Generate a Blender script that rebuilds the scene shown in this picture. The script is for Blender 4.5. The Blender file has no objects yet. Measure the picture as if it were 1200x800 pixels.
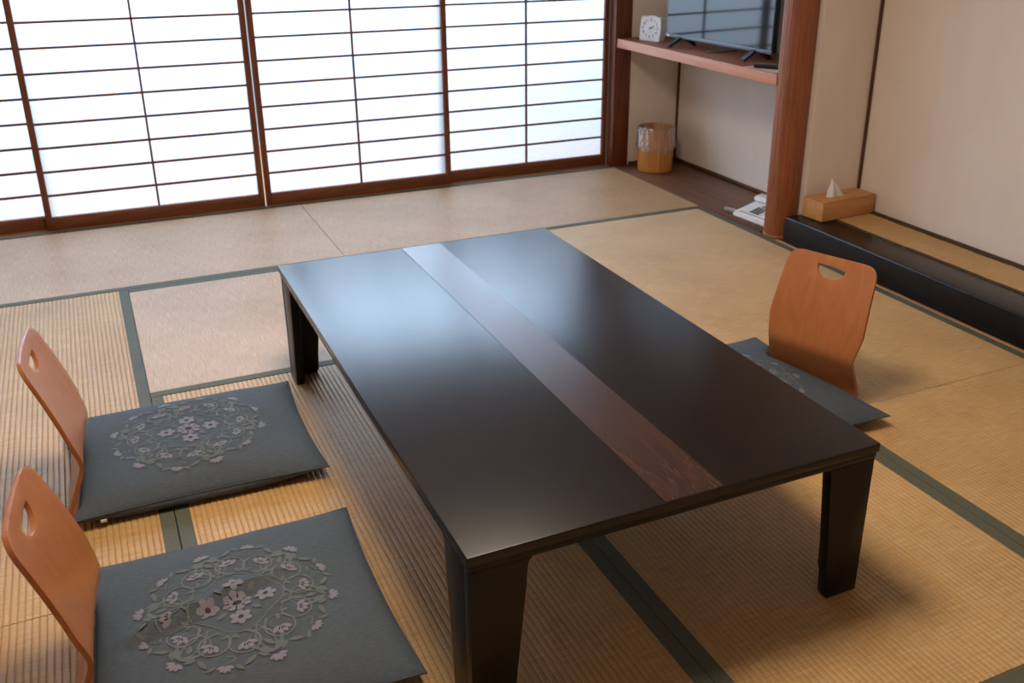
import bpy, bmesh, math, random
from math import sin, cos, pi, radians, sqrt, atan2
from mathutils import Vector, Matrix
from mathutils.geometry import delaunay_2d_cdt

random.seed(7)
S = bpy.context.scene
COL = S.collection

# ------------------------------------------------------------------ camera
cam = bpy.data.cameras.new('camera')
cam.sensor_width = 36.0
cam.lens = 1132.12 / 1200 * 36
cam.shift_x = -26.25 / 1200
cam.shift_y = -40.53 / 1200
cam.clip_start = 0.05
cam.dof.use_dof = True
cam.dof.focus_distance = 2.05
cam.dof.aperture_fstop = 8.5
camo = bpy.data.objects.new('camera', cam)
COL.objects.link(camo)
camo.location = (-0.0434, -3.8929, 1.4038)
camo.rotation_euler = (1.18175, 0.0, -0.43475)
S.camera = camo

# ------------------------------------------------------------------ world, daylight, exposure
S.view_settings.view_transform = 'Standard'
S.view_settings.look = 'None'
S.view_settings.gamma = 1.0
S.view_settings.use_curve_mapping = False
S.view_settings.exposure = 0.12
S.cycles.use_denoising = True

w = bpy.data.worlds.new('overcast_sky')
S.world = w
w.use_nodes = True
bg = w.node_tree.nodes['Background']
bg.inputs['Color'].default_value = (0.62, 0.80, 1.0, 1)
bg.inputs['Strength'].default_value = 0.8

# daylight arriving through the veranda window outside the paper doors
dl = bpy.data.lights.new('veranda_daylight', 'AREA')
dl.shape = 'RECTANGLE'
dl.size = 5.0
dl.size_y = 1.9
dl.energy = 540
dl.color = (0.57, 0.77, 1.0)
dlo = bpy.data.objects.new('veranda_daylight', dl)
COL.objects.link(dlo)
dlo.location = (0.85, 2.45, 2.45)
dlo.rotation_euler = (radians(-68), 0, 0)

# ------------------------------------------------------------------ helpers
def lin(c):
    c = c / 255.0
    return c / 12.92 if c <= 0.04045 else ((c + 0.055) / 1.055) ** 2.4

def rgb(r, g, b):
    return (lin(r), lin(g), lin(b), 1.0)

def mat(name, color, rough=0.5, spec=0.5, metal=0.0, coat=0.0):
    m = bpy.data.materials.new(name)
    m.use_nodes = True
    b = m.node_tree.nodes['Principled BSDF']
    b.inputs['Base Color'].default_value = color
    b.inputs['Roughness'].default_value = rough
    b.inputs['Specular IOR Level'].default_value = spec
    b.inputs['Metallic'].default_value = metal
    b.inputs['Coat Weight'].default_value = coat
    return m

def N(m, t, **kw):
    n = m.node_tree.nodes.new(t)
    for k, v in kw.items():
        setattr(n, k, v)
    return n

def noise_color(m, c1, c2, scale=(1, 1, 1), nscale=5.0, detail=4.0, lo=0.35, hi=0.65, bump=0.0, bdist=0.002, distort=0.0):
    """procedural colour variation from stretched noise in object space"""
    t = m.node_tree
    b = t.nodes['Principled BSDF']
    tc = N(m, 'ShaderNodeTexCoord')
    mp = N(m, 'ShaderNodeMapping')
    mp.inputs['Scale'].default_value = scale
    nz = N(m, 'ShaderNodeTexNoise')
    nz.inputs['Scale'].default_value = nscale
    nz.inputs['Detail'].default_value = detail
    nz.inputs['Distortion'].default_value = distort
    cr = N(m, 'ShaderNodeValToRGB')
    cr.color_ramp.elements[0].position = lo
    cr.color_ramp.elements[0].color = c1
    cr.color_ramp.elements[1].position = hi
    cr.color_ramp.elements[1].color = c2
    t.links.new(tc.outputs['Object'], mp.inputs['Vector'])
    t.links.new(mp.outputs['Vector'], nz.inputs['Vector'])
    t.links.new(nz.outputs['Fac'], cr.inputs['Fac'])
    t.links.new(cr.outputs['Color'], b.inputs['Base Color'])
    if bump:
        bp = N(m, 'ShaderNodeBump')
        bp.inputs['Strength'].default_value = bump
        bp.inputs['Distance'].default_value = bdist
        t.links.new(nz.outputs['Fac'], bp.inputs['Height'])
        t.links.new(bp.outputs['Normal'], b.inputs['Normal'])
    return m

def wood(name, c1, c2, axis='z', rough=0.4, spec=0.5, fine=60.0, coat=0.0, bump=0.08, lo=0.3, hi=0.7, distort=0.6):
    m = mat(name, c1, rough, spec, coat=coat)
    sc = {'x': (0.06, 1, 1), 'y': (1, 0.06, 1), 'z': (1, 1, 0.06)}[axis]
    return noise_color(m, c1, c2, sc, fine, 5, lo, hi, bump, 0.001, distort)

def shade(me, angle=35):
    for p in me.polygons:
        p.use_smooth = True
    me.set_sharp_from_angle(angle=radians(angle))

def link(name, me, m=None, parent=None, smooth=True):
    o = bpy.data.objects.new(name, me)
    COL.objects.link(o)
    if m is not None:
        me.materials.append(m)
    if parent is not None:
        o.parent = parent
    if smooth:
        shade(me)
    return o

def pyobj(name, v, f, m, parent=None, smooth=True):
    me = bpy.data.meshes.new(name)
    me.from_pydata([tuple(p) for p in v], [], f)
    me.update()
    return link(name, me, m, parent, smooth)

def bmobj(name, bm, m, parent=None, smooth=True, recalc=True):
    if recalc:
        bmesh.ops.recalc_face_normals(bm, faces=bm.faces)
    me = bpy.data.meshes.new(name)
    bm.to_mesh(me)
    bm.free()
    return link(name, me, m, parent, smooth)

def add_box(bm, x0, x1, y0, y1, z0, z1, bevel=0.0, seg=2):
    g = bmesh.ops.create_cube(bm, size=1.0)
    vs = g['verts']
    for v in vs:
        v.co = Vector((x0 + (v.co.x + .5) * (x1 - x0), y0 + (v.co.y + .5) * (y1 - y0), z0 + (v.co.z + .5) * (z1 - z0)))
    if bevel:
        es = list({e for v in vs for e in v.link_edges})
        bmesh.ops.bevel(bm, geom=es, offset=bevel, segments=seg, affect='EDGES', profile=0.5)

def box(name, x0, x1, y0, y1, z0, z1, m, parent=None, bevel=0.0, seg=2):
    bm = bmesh.new()
    add_box(bm, min(x0, x1), max(x0, x1), min(y0, y1), max(y0, y1), min(z0, z1), max(z0, z1), bevel, seg)
    return bmobj(name, bm, m, parent)

def prism(bm, pts, z0, z1, M=None):
    """extrude polygon (x,y) from z0 to z1, transformed by M"""
    M = M or Matrix.Identity(4)
    a = [bm.verts.new(M @ Vector((x, y, z0))) for x, y in pts]
    b = [bm.verts.new(M @ Vector((x, y, z1))) for x, y in pts]
    n = len(pts)
    bm.faces.new(a[::-1])
    bm.faces.new(b)
    for i in range(n):
        bm.faces.new((a[i], a[(i + 1) % n], b[(i + 1) % n], b[i]))

def lathe_data(prof, n=32, cx=0, cy=0):
    v, f = [], []
    for r, z in prof:
        for i in range(n):
            a = 2 * pi * i / n
            v.append((cx + r * cos(a), cy + r * sin(a), z))
    for k in range(len(prof) - 1):
        for i in range(n):
            j = (i + 1) % n
            f.append((k * n + i, k * n + j, (k + 1) * n + j, (k + 1) * n + i))
    return v, f

def tube_data(path, r, n=8, closed=False):
    P = [Vector(p) for p in path]
    v, f = [], []
    m = len(P)
    up = Vector((0, 0, 1))
    for i in range(m):
        d = (P[min(i + 1, m - 1)] - P[max(i - 1, 0)]).normalized()
        a = d.cross(up)
        if a.length < 1e-4:
            a = d.cross(Vector((0, 1, 0)))
        a.normalize()
        b = d.cross(a)
        for k in range(n):
            t = 2 * pi * k / n
            v.append(P[i] + a * r * cos(t) + b * r * sin(t))
    for i in range(m - 1):
        for k in range(n):
            j = (k + 1) % n
            f.append((i * n + k, i * n + j, (i + 1) * n + j, (i + 1) * n + k))
    f.append(tuple(range(n))[::-1])
    f.append(tuple((m - 1) * n + k for k in range(n)))
    return v, f

def round_poly(pts, radii, seg=6):
    out = []
    n = len(pts)
    for i in range(n):
        p = Vector(pts[i]); a = Vector(pts[i - 1]); b = Vector(pts[(i + 1) % n])
        r = radii[i] if isinstance(radii, (list, tuple)) else radii
        if r <= 0:
            out.append(tuple(p)); continue
        da = (a - p).normalized(); db = (b - p).normalized()
        ang = da.angle(db)
        d = min(r / math.tan(ang / 2), (a - p).length * .48, (b - p).length * .48)
        p0 = p + da * d; p1 = p + db * d
        for k in range(seg + 1):
            t = k / seg
            q = p0 * (1 - t) ** 2 + p * 2 * t * (1 - t) + p1 * t * t
            out.append(tuple(q))
    return out

def thing(name, label, cat, loc=(0, 0, 0), rz=0.0, group=None):
    o = bpy.data.objects.new(name, None)
    COL.objects.link(o)
    o.empty_display_size = 0.1
    o.location = loc
    o.rotation_euler = (0, 0, rz)
    tag(o, label, cat, group)
    return o

def tag(o, label, cat=None, group=None):
    o['label'] = label
    if cat:
        o['category'] = cat
    if group:
        o['group'] = group
    return o

def struct(o, label=None):
    o['kind'] = 'structure'
    if label:
        o['label'] = label
    return o

# ------------------------------------------------------------------ materials
def tatami_mat_material(name, axis, c0, c1, rough, spec):
    """woven rush: fine cross threads over ridged geometry, straw colour with soft wear"""
    m = mat(name, c0, rough, spec)
    t = m.node_tree
    b = t.nodes['Principled BSDF']
    tc = N(m, 'ShaderNodeTexCoord')
    mp = N(m, 'ShaderNodeMapping')
    # rush blades run across the ridges: long in the cross direction
    mp.inputs['Scale'].default_value = (14, 420, 1) if axis == 'y' else (420, 14, 1)
    nz = N(m, 'ShaderNodeTexNoise')
    nz.inputs['Scale'].default_value = 1.0
    nz.inputs['Detail'].default_value = 3
    big = N(m, 'ShaderNodeTexNoise')
    big.inputs['Scale'].default_value = 2.6
    big.inputs['Detail'].default_value = 5
    cr = N(m, 'ShaderNodeValToRGB')
    e = cr.color_ramp.elements
    e[0].position = .30; e[0].color = c0
    e[1].position = .72; e[1].color = c1
    mx = N(m, 'ShaderNodeMix', data_type='RGBA', blend_type='MULTIPLY')
    cr2 = N(m, 'ShaderNodeValToRGB')
    e = cr2.color_ramp.elements
    e[0].position = .35; e[0].color = (0.86, 0.84, 0.80, 1)
    e[1].position = .62; e[1].color = (1, 1, 1, 1)
    mx.inputs['Factor'].default_value = 1.0
    bp = N(m, 'ShaderNodeBump')
    bp.inputs['Strength'].default_value = .35
    bp.inputs['Distance'].default_value = .0006
    L = t.links.new
    L(tc.outputs['Object'], mp.inputs['Vector'])
    L(mp.outputs['Vector'], nz.inputs['Vector'])
    L(tc.outputs['Object'], big.inputs['Vector'])
    L(nz.outputs['Fac'], cr.inputs['Fac'])
    L(big.outputs['Fac'], cr2.inputs['Fac'])
    L(cr.outputs['Color'], mx.inputs['A'])
    L(cr2.outputs['Color'], mx.inputs['B'])
    L(mx.outputs['Result'], b.inputs['Base Color'])
    L(nz.outputs['Fac'], bp.inputs['Height'])
    L(bp.outputs['Normal'], b.inputs['Normal'])
    return m

M_tat_x = tatami_mat_material('rush_weave_along_x', 'x', rgb(178, 143, 104), rgb(210, 177, 140), .38, .8)
M_tat_y = tatami_mat_material('rush_weave_along_y', 'y', rgb(174, 134, 82), rgb(206, 168, 114), .48, .4)
M_border = noise_color(mat('border_cloth', rgb(86, 88, 74), .7, .3), rgb(76, 78, 65), rgb(97, 98, 83), (1, 1, 1), 500, 2, .3, .7, .3, .0005)
M_shoji_wood = wood('reddish_frame_wood', rgb(98, 52, 28), rgb(132, 74, 42), 'z', .45, .4, 45)
M_rail_wood = wood('reddish_rail_wood', rgb(98, 52, 28), rgb(132, 74, 42), 'x', .45, .4, 45)
M_kumiko = wood('slender_lattice_wood', rgb(92, 52, 40), rgb(118, 70, 54), 'x', .55, .3, 60)
M_post = wood('dark_post_wood', rgb(88, 42, 20), rgb(116, 62, 32), 'z', .4, .45, 50)
M_pillar = wood('ribbed_cedar', rgb(126, 68, 36), rgb(156, 90, 50), 'z', .4, .5, 90, bump=.4, lo=.3, hi=.7)
M_sill = wood('sill_wood', rgb(140, 98, 66), rgb(168, 122, 84), 'x', .5, .35, 50)
M_board = wood('alcove_board', rgb(92, 60, 44), rgb(124, 86, 64), 'y', .38, .45, 28)
M_shelf = wood('shelf_top', rgb(120, 66, 38), rgb(146, 84, 50), 'y', .55, .35, 40)
M_shelf_edge = wood('shelf_edge_daylit', rgb(196, 138, 112), rgb(212, 156, 128), 'y', .5, .4, 60, bump=.02)  # daylight from the paper doors is painted into this lighter pinkish edge
M_trimw = wood('thin_trim_wood', rgb(80, 46, 30), rgb(104, 62, 42), 'z', .5, .35, 50)
M_tan = wood('tan_trim', rgb(160, 112, 72), rgb(180, 130, 88), 'y', .5, .35, 50)
M_wall = noise_color(mat('cream_plaster', rgb(222, 207, 194), .85, .15), rgb(228, 213, 199), rgb(231, 218, 206), (1, 1, .4), 9.0, 8, .35, .65, .12, .001)
M_ceil = wood('ceiling_boards', rgb(214, 192, 162), rgb(228, 208, 180), 'x', .6, .3, 20)
M_black = noise_color(mat('black_lacquer', rgb(16, 16, 17), .28, .28), rgb(9, 9, 10), rgb(15, 15, 15), (1, 1, 1), 30, 3, .3, .7)
M_chair = wood('bent_plywood', rgb(156, 92, 47), rgb(176, 109, 60), 'z', .34, .5, 26, coat=.15, bump=.015, lo=.2, hi=.8, distort=1.2)
M_cloth = noise_color(mat('slate_cotton', rgb(70, 77, 84), .8, .25), rgb(62, 69, 76), rgb(79, 86, 92), (60, 500, 1), 1.0, 4, .3, .7, .35, .0006)
M_emb_flower = mat('mauve_thread', rgb(114, 110, 120), .7, .3)
M_emb_leaf = mat('grey_green_thread', rgb(86, 91, 89), .7, .3)
M_emb_scroll = mat('olive_thread', rgb(96, 99, 96), .7, .3)
M_emb_dark = mat('dark_thread', rgb(56, 52, 54), .8, .2)
M_white = noise_color(mat('white_plastic', rgb(226, 222, 222), .38, .5), rgb(221, 217, 217), rgb(230, 227, 227), (1, 1, 1), 40, 2)
M_dial = mat('white_dial', rgb(232, 230, 232), .5, .3)
M_print = mat('printed_numerals', rgb(52, 54, 62), .6, .3)
M_grey = mat('grey_plastic', rgb(120, 120, 124), .5, .4)
M_keys = mat('dark_grey_keys', rgb(84, 84, 90), .5, .4)
M_cordw = mat('grey_white_cord', rgb(176, 172, 168), .5, .4)
M_blackp = mat('black_plastic', rgb(18, 18, 19), .4, .45)
M_screen = mat('dark_glass_screen', rgb(10, 12, 16), .06, .5)
M_screen.node_tree.nodes['Principled BSDF'].inputs['IOR'].default_value = 2.1
M_silver = mat('silver_bezel', rgb(112, 118, 124), .35, .5, .6)
M_paper = mat('printed_sheet', rgb(200, 184, 172), .5, .3)
M_bin = wood('bent_wood_bin', rgb(172, 108, 44), rgb(198, 132, 62), 'z', .42, .45, 60)
M_binin = wood('bin_inside', rgb(96, 62, 32), rgb(116, 78, 42), 'z', .6, .3, 40)
M_tissuebox = wood('pale_cedar_box', rgb(186, 130, 74), rgb(206, 150, 92), 'x', .45, .4, 50)
M_tissue = mat('white_tissue', rgb(240, 238, 238), .9, .1)
M_mesh = noise_color(mat('dark_brocade', rgb(62, 50, 38), .8, .2), rgb(42, 34, 28), rgb(96, 80, 60), (1, 1, 1), 160, 2, .42, .58)

def bag_material():
    m = bpy.data.materials.new('clear_plastic_bag')
    m.use_nodes = True
    t = m.node_tree
    t.nodes.clear()
    out = N(m, 'ShaderNodeOutputMaterial')
    tr = N(m, 'ShaderNodeBsdfTransparent')
    tr.inputs['Color'].default_value = (.95, .95, .95, 1)
    gl = N(m, 'ShaderNodeBsdfGlossy')
    gl.inputs['Roughness'].default_value = .22
    df = N(m, 'ShaderNodeBsdfDiffuse')
    df.inputs['Color'].default_value = (.85, .83, .83, 1)
    a = N(m, 'ShaderNodeMixShader')
    b = N(m, 'ShaderNodeMixShader')
    a.inputs['Fac'].default_value = .13
    fr = N(m, 'ShaderNodeLayerWeight')
    fr.inputs['Blend'].default_value = .22
    tc = N(m, 'ShaderNodeTexCoord')
    nz = N(m, 'ShaderNodeTexNoise')
    nz.inputs['Scale'].default_value = 34
    nz.inputs['Detail'].default_value = 3
    nz.inputs['Distortion'].default_value = 1.5
    bp = N(m, 'ShaderNodeBump')
    bp.inputs['Strength'].default_value = 1.0
    bp.inputs['Distance'].default_value = .012
    t.links.new(tc.outputs['Object'], nz.inputs['Vector'])
    t.links.new(nz.outputs['Fac'], bp.inputs['Height'])
    t.links.new(bp.outputs['Normal'], gl.inputs['Normal'])
    t.links.new(bp.outputs['Normal'], fr.inputs['Normal'])
    t.links.new(tr.outputs[0], a.inputs[1])
    t.links.new(df.outputs[0], a.inputs[2])
    t.links.new(fr.outputs['Fresnel'], b.inputs['Fac'])
    t.links.new(a.outputs[0], b.inputs[1])
    t.links.new(gl.outputs[0], b.inputs[2])
    t.links.new(b.outputs[0], out.inputs['Surface'])
    return m
M_bag = bag_material()

def paper_material():
    m = bpy.data.materials.new('washi_paper')
    m.use_nodes = True
    t = m.node_tree
    t.nodes.clear()
    out = N(m, 'ShaderNodeOutputMaterial')
    tl = N(m, 'ShaderNodeBsdfTranslucent')
    df = N(m, 'ShaderNodeBsdfDiffuse')
    tc = N(m, 'ShaderNodeTexCoord')
    nz = N(m, 'ShaderNodeTexNoise')
    nz.inputs['Scale'].default_value = 60
    nz.inputs['Detail'].default_value = 5
    cr = N(m, 'ShaderNodeValToRGB')
    cr.color_ramp.elements[0].position = .3
    cr.color_ramp.elements[0].color = (.84, .86, .90, 1)
    cr.color_ramp.elements[1].position = .7
    cr.color_ramp.elements[1].color = (.90, .92, .95, 1)
    mx = N(m, 'ShaderNodeMixShader')
    mx.inputs['Fac'].default_value = .35
    t.links.new(tc.outputs['Object'], nz.inputs['Vector'])
    t.links.new(nz.outputs['Fac'], cr.inputs['Fac'])
    t.links.new(cr.outputs['Color'], tl.inputs['Color'])
    t.links.new(cr.outputs['Color'], df.inputs['Color'])
    # washi scatters mostly forward: part of the light keeps its downward direction
    rf_ = N(m, 'ShaderNodeBsdfRefraction')
    rf_.inputs['Roughness'].default_value = .85
    rf_.inputs['IOR'].default_value = 1.25
    fw = N(m, 'ShaderNodeMixShader')
    fw.inputs['Fac'].default_value = .55
    t.links.new(cr.outputs['Color'], rf_.inputs['Color'])
    t.links.new(tl.outputs[0], fw.inputs[1])
    t.links.new(rf_.outputs[0], fw.inputs[2])
    mx.inputs['Fac'].default_value = .22
    t.links.new(fw.outputs[0], mx.inputs[1])
    t.links.new(df.outputs[0], mx.inputs[2])
    t.links.new(mx.outputs[0], out.inputs['Surface'])
    return m
M_washi = paper_material()

# table top: dark stained wood with a mottled brown inlay
M_table = mat('dark_stained_table', rgb(40, 28, 25), .27, .42)
noise_color(M_table, rgb(19, 14, 14), rgb(27, 20, 19), (1, .08, 1), 60, 4, .3, .7, .04, .0006, .5)
M_inlay = mat('brown_figured_inlay', rgb(86, 50, 32), .27, .42)
noise_color(M_inlay, rgb(42, 27, 22), rgb(66, 41, 30), (1, .16, 1), 55, 5, .38, .64, .05, .0006, 2.2)
M_tedge = mat('table_edge', rgb(32, 25, 22), .38, .3)
noise_color(M_tedge, rgb(15, 12, 11), rgb(24, 19, 17), (1, 1, 1), 30, 3, .3, .7)

# ------------------------------------------------------------------ floor and tatami
XW, XE, XB = -1.30, 2.744, 3.18        # west wall, tatami edge, back wall of the alcoves
YN, YS = 1.015, -4.90                  # tatami edge at the sill, south wall
TH = 0.03

floor = struct(box('floor', XW - .1, XB + .1, YS - .1, 1.16, -.12, -TH - .002, M_board), 'floor under straw mats of woven rush')

def tatami(x0, x1, y0, y1, axis, bw=0.035):
    """one straw mat with ridges along its length and cloth borders on its long sides"""
    g = .0012
    x0 += g; x1 -= g; y0 += g; y1 -= g
    if axis == 'y':
        L, Wd = y1 - y0, x1 - x0
    else:
        L, Wd = x1 - x0, y1 - y0
    n = max(1, round(Wd / 0.0145))
    prof = []                            # (across, z)
    pitch = Wd / n
    for i in range(n):
        a = i * pitch
        for t, z in ((0.0, -.0026), (.10, -.0008), (.26, 0.0), (.74, 0.0), (.90, -.0008)):
            prof.append((a + t * pitch, z))
    prof.append((Wd, -.0026))
    v, f = [], []
    for (a, z) in prof:
        for s in (0, L):
            v.append((s, a, z) if axis == 'x' else (a, s, z))
    k = len(prof)
    for i in range(k - 1):
        q = (2 * i, 2 * i + 1, 2 * i + 3, 2 * i + 2)
        f.append(q if axis == 'x' else q[::-1])
    base = len(v)
    for (a, s) in ((0, 0), (0, L), (Wd, 0), (Wd, L)):
        v.append((s, a, -TH) if axis == 'x' else (a, s, -TH))
    # skirt
    def sk(idx):
        f.append(idx if axis == 'x' else idx[::-1])
    sk((base, base + 1, 1, 0))
    sk((base + 3, base + 2, 2 * (k - 1), 2 * (k - 1) + 1))
    sk((base + 2, base) + tuple(2 * i for i in range(k)))
    sk((base + 1, base + 3) + tuple(2 * i + 1 for i in range(k - 1, -1, -1)))
    o = pyobj('tatami_mat', v, f, M_tat_x if axis == 'x' else M_tat_y, floor, True)
    o.data.set_sharp_from_angle(angle=radians(60))
    o.location = (x0, y0, 0)
    for s in (0, 1):
        a0, a1 = (0, bw) if s == 0 else (Wd - bw, Wd)
        if axis == 'y':
            box('cloth_border', a0, a1, 0, L, -.003, .0012, M_border, o, .0006, 1)
        else:
            box('cloth_border', 0, L, a0, a1, -.003, .0012, M_border, o, .0006, 1)
    return o

L1, L2, L3 = 0.0, 0.9, 1.821
B1, PB, J, B3, JN = .062, -.962, -1.932, -2.922, .891
tatami(-.93, JN, B1, YN, 'x')
tatami(JN, XE, B1, YN, 'x')
tatami(L1, L3, PB, B1, 'x')
tatami(L1, L2, B3, PB, 'y')
tatami(L2, L3, B3, PB, 'y')
tatami(-.93, L1, J, B1, 'y')
tatami(-.93, L1, -3.9, J, 'y')
tatami(L3, XE, J, B1, 'y')
tatami(L3, XE, -3.9, J, 'y')
tatami(L1, L3, -3.9, B3, 'x')
tatami(-.93, JN, YS, -3.9, 'x')
tatami(JN, XE, YS, -3.9, 'x')
box('floor_board', XW, -.932, YS, YN, -TH, 0, M_board, floor, .001)
box('alcove_board', XE + .001, XB, -.52, 1.012, -TH, .002, M_board, floor, .001)
box('trim_strip', XE + .001, 2.760, YS, -.522, -TH, .004, M_tan, floor, .001)

# ------------------------------------------------------------------ walls, ceiling
HC = 2.46
struct(box('wall_west', XW - .1, XW, YS - .1, 1.16, -.12, HC, M_wall), 'cream plaster wall on the left side of the room')
struct(box('wall_south', XW - .1, XB + .1, YS - .1, YS, -.12, HC, M_wall), 'cream plaster wall behind the viewer')
we = struct(box('wall_east', XB, XB + .1, YS, 1.16, -.12, HC, M_wall), 'cream plaster back wall of the television niche and the raised alcove')
wn = struct(box('wall_north', XW, XB, 1.03, 1.15, 1.93, HC, M_wall), 'cream plaster wall above the paper doors')
box('niche_side', 2.83, XB, 1.012, 1.13, -.03, 1.94, M_wall, wn)
wp = struct(box('wall_partition', 2.87, XB, -.55, -.51, .0, HC, M_wall), 'narrow cream wall between television niche and raised alcove')
struct(box('ceiling', XW - .1, XB + .1, YS - .1, 1.16, HC, HC + .05, M_ceil), 'pale wooden ceiling')
# corner beads, skirtings
struct(box('trim_1', 3.166, 3.179, 1.000, 1.011, .004, .69, M_trimw, bevel=.002), 'thin dark corner strip in the television niche')
struct(box('trim_2', 3.166, 3.179, -.562, -.551, .13, HC, M_trimw, bevel=.002), 'thin dark corner strip in the raised alcove')
struct(box('baseboard_east', 3.163, 3.179, -.508, .999, .003, .017, M_trimw, bevel=.002), 'low dark skirting along the back of the television niche')
struct(box('baseboard_north', 2.85, 3.165, 1.0, 1.0115, .003, .020, M_trimw, bevel=.002), 'low dark skirting on the short side of the television niche')
struct(box('baseboard_alcove', 3.171, 3.179, YS, -.563, .117, .1265, M_trimw, bevel=.002), 'thin dark skirting along the back of the raised alcove')
# corner post, sill, lintel
struct(box('trim_3', 2.735, 2.842, 1.004, 1.13, -.02, 1.94, M_post, bevel=.005), 'square brown corner post at the right end of the paper doors')
struct(box('trim_4', XW, 2.734, 1.0165, 1.13, -.03, .0015, M_sill, bevel=.001), 'grooved wooden sill under the paper doors')
struct(box('trim_5', XW, 2.734, 1.02, 1.12, 1.872, 1.93, M_rail_wood, bevel=.003), 'wooden lintel above the paper doors')
# outside: veranda boards and eave
struct(box('veranda_floor', XW - .1, XB + .1, 1.17, 2.6, -.12, -.03, M_sill), 'wooden veranda boards outside the paper doors')
struct(box('veranda_roof', XW - .1, XB + .1, 1.16, 2.7, 3.4, 3.46, M_ceil), 'veranda ceiling outside the paper doors')

# fill light added to brighten the room, in an unseen square wooden frame
fill_rig = thing('fill_light', 'added fill light in a square wooden frame above the room, outside the picture', 'fill light', (.60, -1.9, HC - .16))
for a in (0, 1):
    for b_ in (-.38, .36):
        if a == 0:
            box('fill_frame', b_, b_ + .02, -.38, .38, 0, .155, M_tan, fill_rig, .002)
        else:
            box('fill_frame', -.36, .36, b_, b_ + .02, 0, .155, M_tan, fill_rig, .002)
box('fill_plate', -.36, .36, -.36, .36, .135, .155, M_ceil, fill_rig)
ll = bpy.data.lights.new('fill_area', 'AREA')
ll.shape = 'SQUARE'
ll.size = .70
ll.energy = 46
ll.color = (1.0, .86, .70)
llo = bpy.data.objects.new('fill_area', ll)
COL.objects.link(llo)
llo.parent = fill_rig
llo.location = (0, 0, .05)

# ------------------------------------------------------------------ paper sliding doors
ROWZ = [.167 + .1117 * k for k in range(15)]
def shoji(i, x0, x1, yf, st=.0275, label=''):
    d = bpy.data.objects.new('door_%d' % i, None)
    COL.objects.link(d)
    d.location = (x0, yf, 0)
    d.empty_display_size = .1
    struct(d, label)
    Wd = x1 - x0
    T = .026
    zt = 1.868
    for a in (0, Wd - st):
        box('stile', a, a + st, 0, T, .003, zt, M_shoji_wood, d, .002)
    box('bottom_rail', st, Wd - st, .001, T - .001, .003, .064, M_rail_wood, d, .002)
    box('top_rail', st, Wd - st, .001, T - .001, zt - .05, zt, M_rail_wood, d, .002)
    kw = .0098
    for z in ROWZ:
        box('lattice_bar', st, Wd - st, .006, .017, z - kw / 2, z + kw / 2, M_kumiko, d)
    xm = Wd / 2
    box('lattice_upright', xm - .0047, xm + .0047, .0055, .0175, .064, zt - .05, M_kumiko, d)
    zs = [.060] + ROWZ + [zt - .046]
    for c0, c1 in ((st - .004, xm), (xm, Wd - st + .004)):
        me = bpy.data.meshes.new('paper_pane')
        h = ROWZ[1] - ROWZ[0]
        me.from_pydata([(0, 0, 0), (c1 - c0, 0, 0), (c1 - c0, 0, h), (0, 0, h)], [], [(3, 2, 1, 0)])
        me.materials.append(M_washi)
        for k in range(len(zs) - 1):
            if abs(zs[k + 1] - zs[k] - h) < 1e-4:
                m2 = me
            else:
                hh = zs[k + 1] - zs[k]
                m2 = bpy.data.meshes.new('paper_pane')
                m2.from_pydata([(0, 0, 0), (c1 - c0, 0, 0), (c1 - c0, 0, hh), (0, 0, hh)], [], [(3, 2, 1, 0)])
                m2.materials.append(M_washi)
            p = bpy.data.objects.new('paper_pane', m2)
            COL.objects.link(p)
            p.parent = d
            p.location = (c0, .0185, zs[k])
    return d

shoji(1, -1.29, -.262, 1.066, label='sliding paper door at the far left, cut by the picture edge')
shoji(2, -.292, .7215, 1.030, label='second sliding paper door from the left, in the front track')
shoji(3, .7295, 1.737, 1.030, label='third sliding paper door, in the front track, meeting its neighbour in a bright gap')
shoji(4, 1.700, 2.727, 1.066, label='rightmost sliding paper door, in the rear track beside the corner post')

# ------------------------------------------------------------------ pillar, shelf, beam, raised alcove
# round alcove pillar, slightly ribbed, chipped bark-like foot
pil = thing('alcove_pillar', 'round reddish brown wooden pillar between television niche and raised alcove', 'pillar', (2.819, -.455, 0))
nn = 96
v, f = [], []
zs = [.0035, .02, .35, .8, 1.3, 1.9, HC - .001]
for z in zs:
    for i in range(nn):
        a = 2 * pi * i / nn
        r = .0735 + .0012 * sin(i * 2.399) + .0006 * sin(7 * a + 2 * z)
        v.append((r * cos(a), r * sin(a), z))
for k in range(len(zs) - 1):
    for i in range(nn):
        j = (i + 1) % nn
        f.append((k * nn + i, k * nn + j, (k + 1) * nn + j, (k + 1) * nn + i))
f.append(tuple(range(nn))[::-1]); f.append(tuple((len(zs) - 1) * nn + i for i in range(nn)))
pyobj('shaft', v, f, M_pillar, pil)
v, f = [], []
hs = []
for i in range(64):
    hs.append(.010 + .007 * random.random())
for k in range(2):
    for i in range(64):
        a = 2 * pi * i / 64
        r = .0762
        v.append((r * cos(a), r * sin(a), .0035 if k == 0 else hs[i]))
for i in range(64):
    a = 2 * pi * i / 64
    v.append((.0728 * cos(a), .0728 * sin(a), hs[i] + .001))
for k in range(2):
    for i in range(64):
        j = (i + 1) % 64
        f.append((k * 64 + i, k * 64 + j, (k + 1) * 64 + j, (k + 1) * 64 + i))
fo = pyobj('worn_foot', v, f, wood('worn_foot', rgb(150, 92, 48), rgb(186, 128, 74), 'z', .7, .2, 60), pil, True)
fo['label'] = 'pale frayed foot of the pillar'

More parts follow.
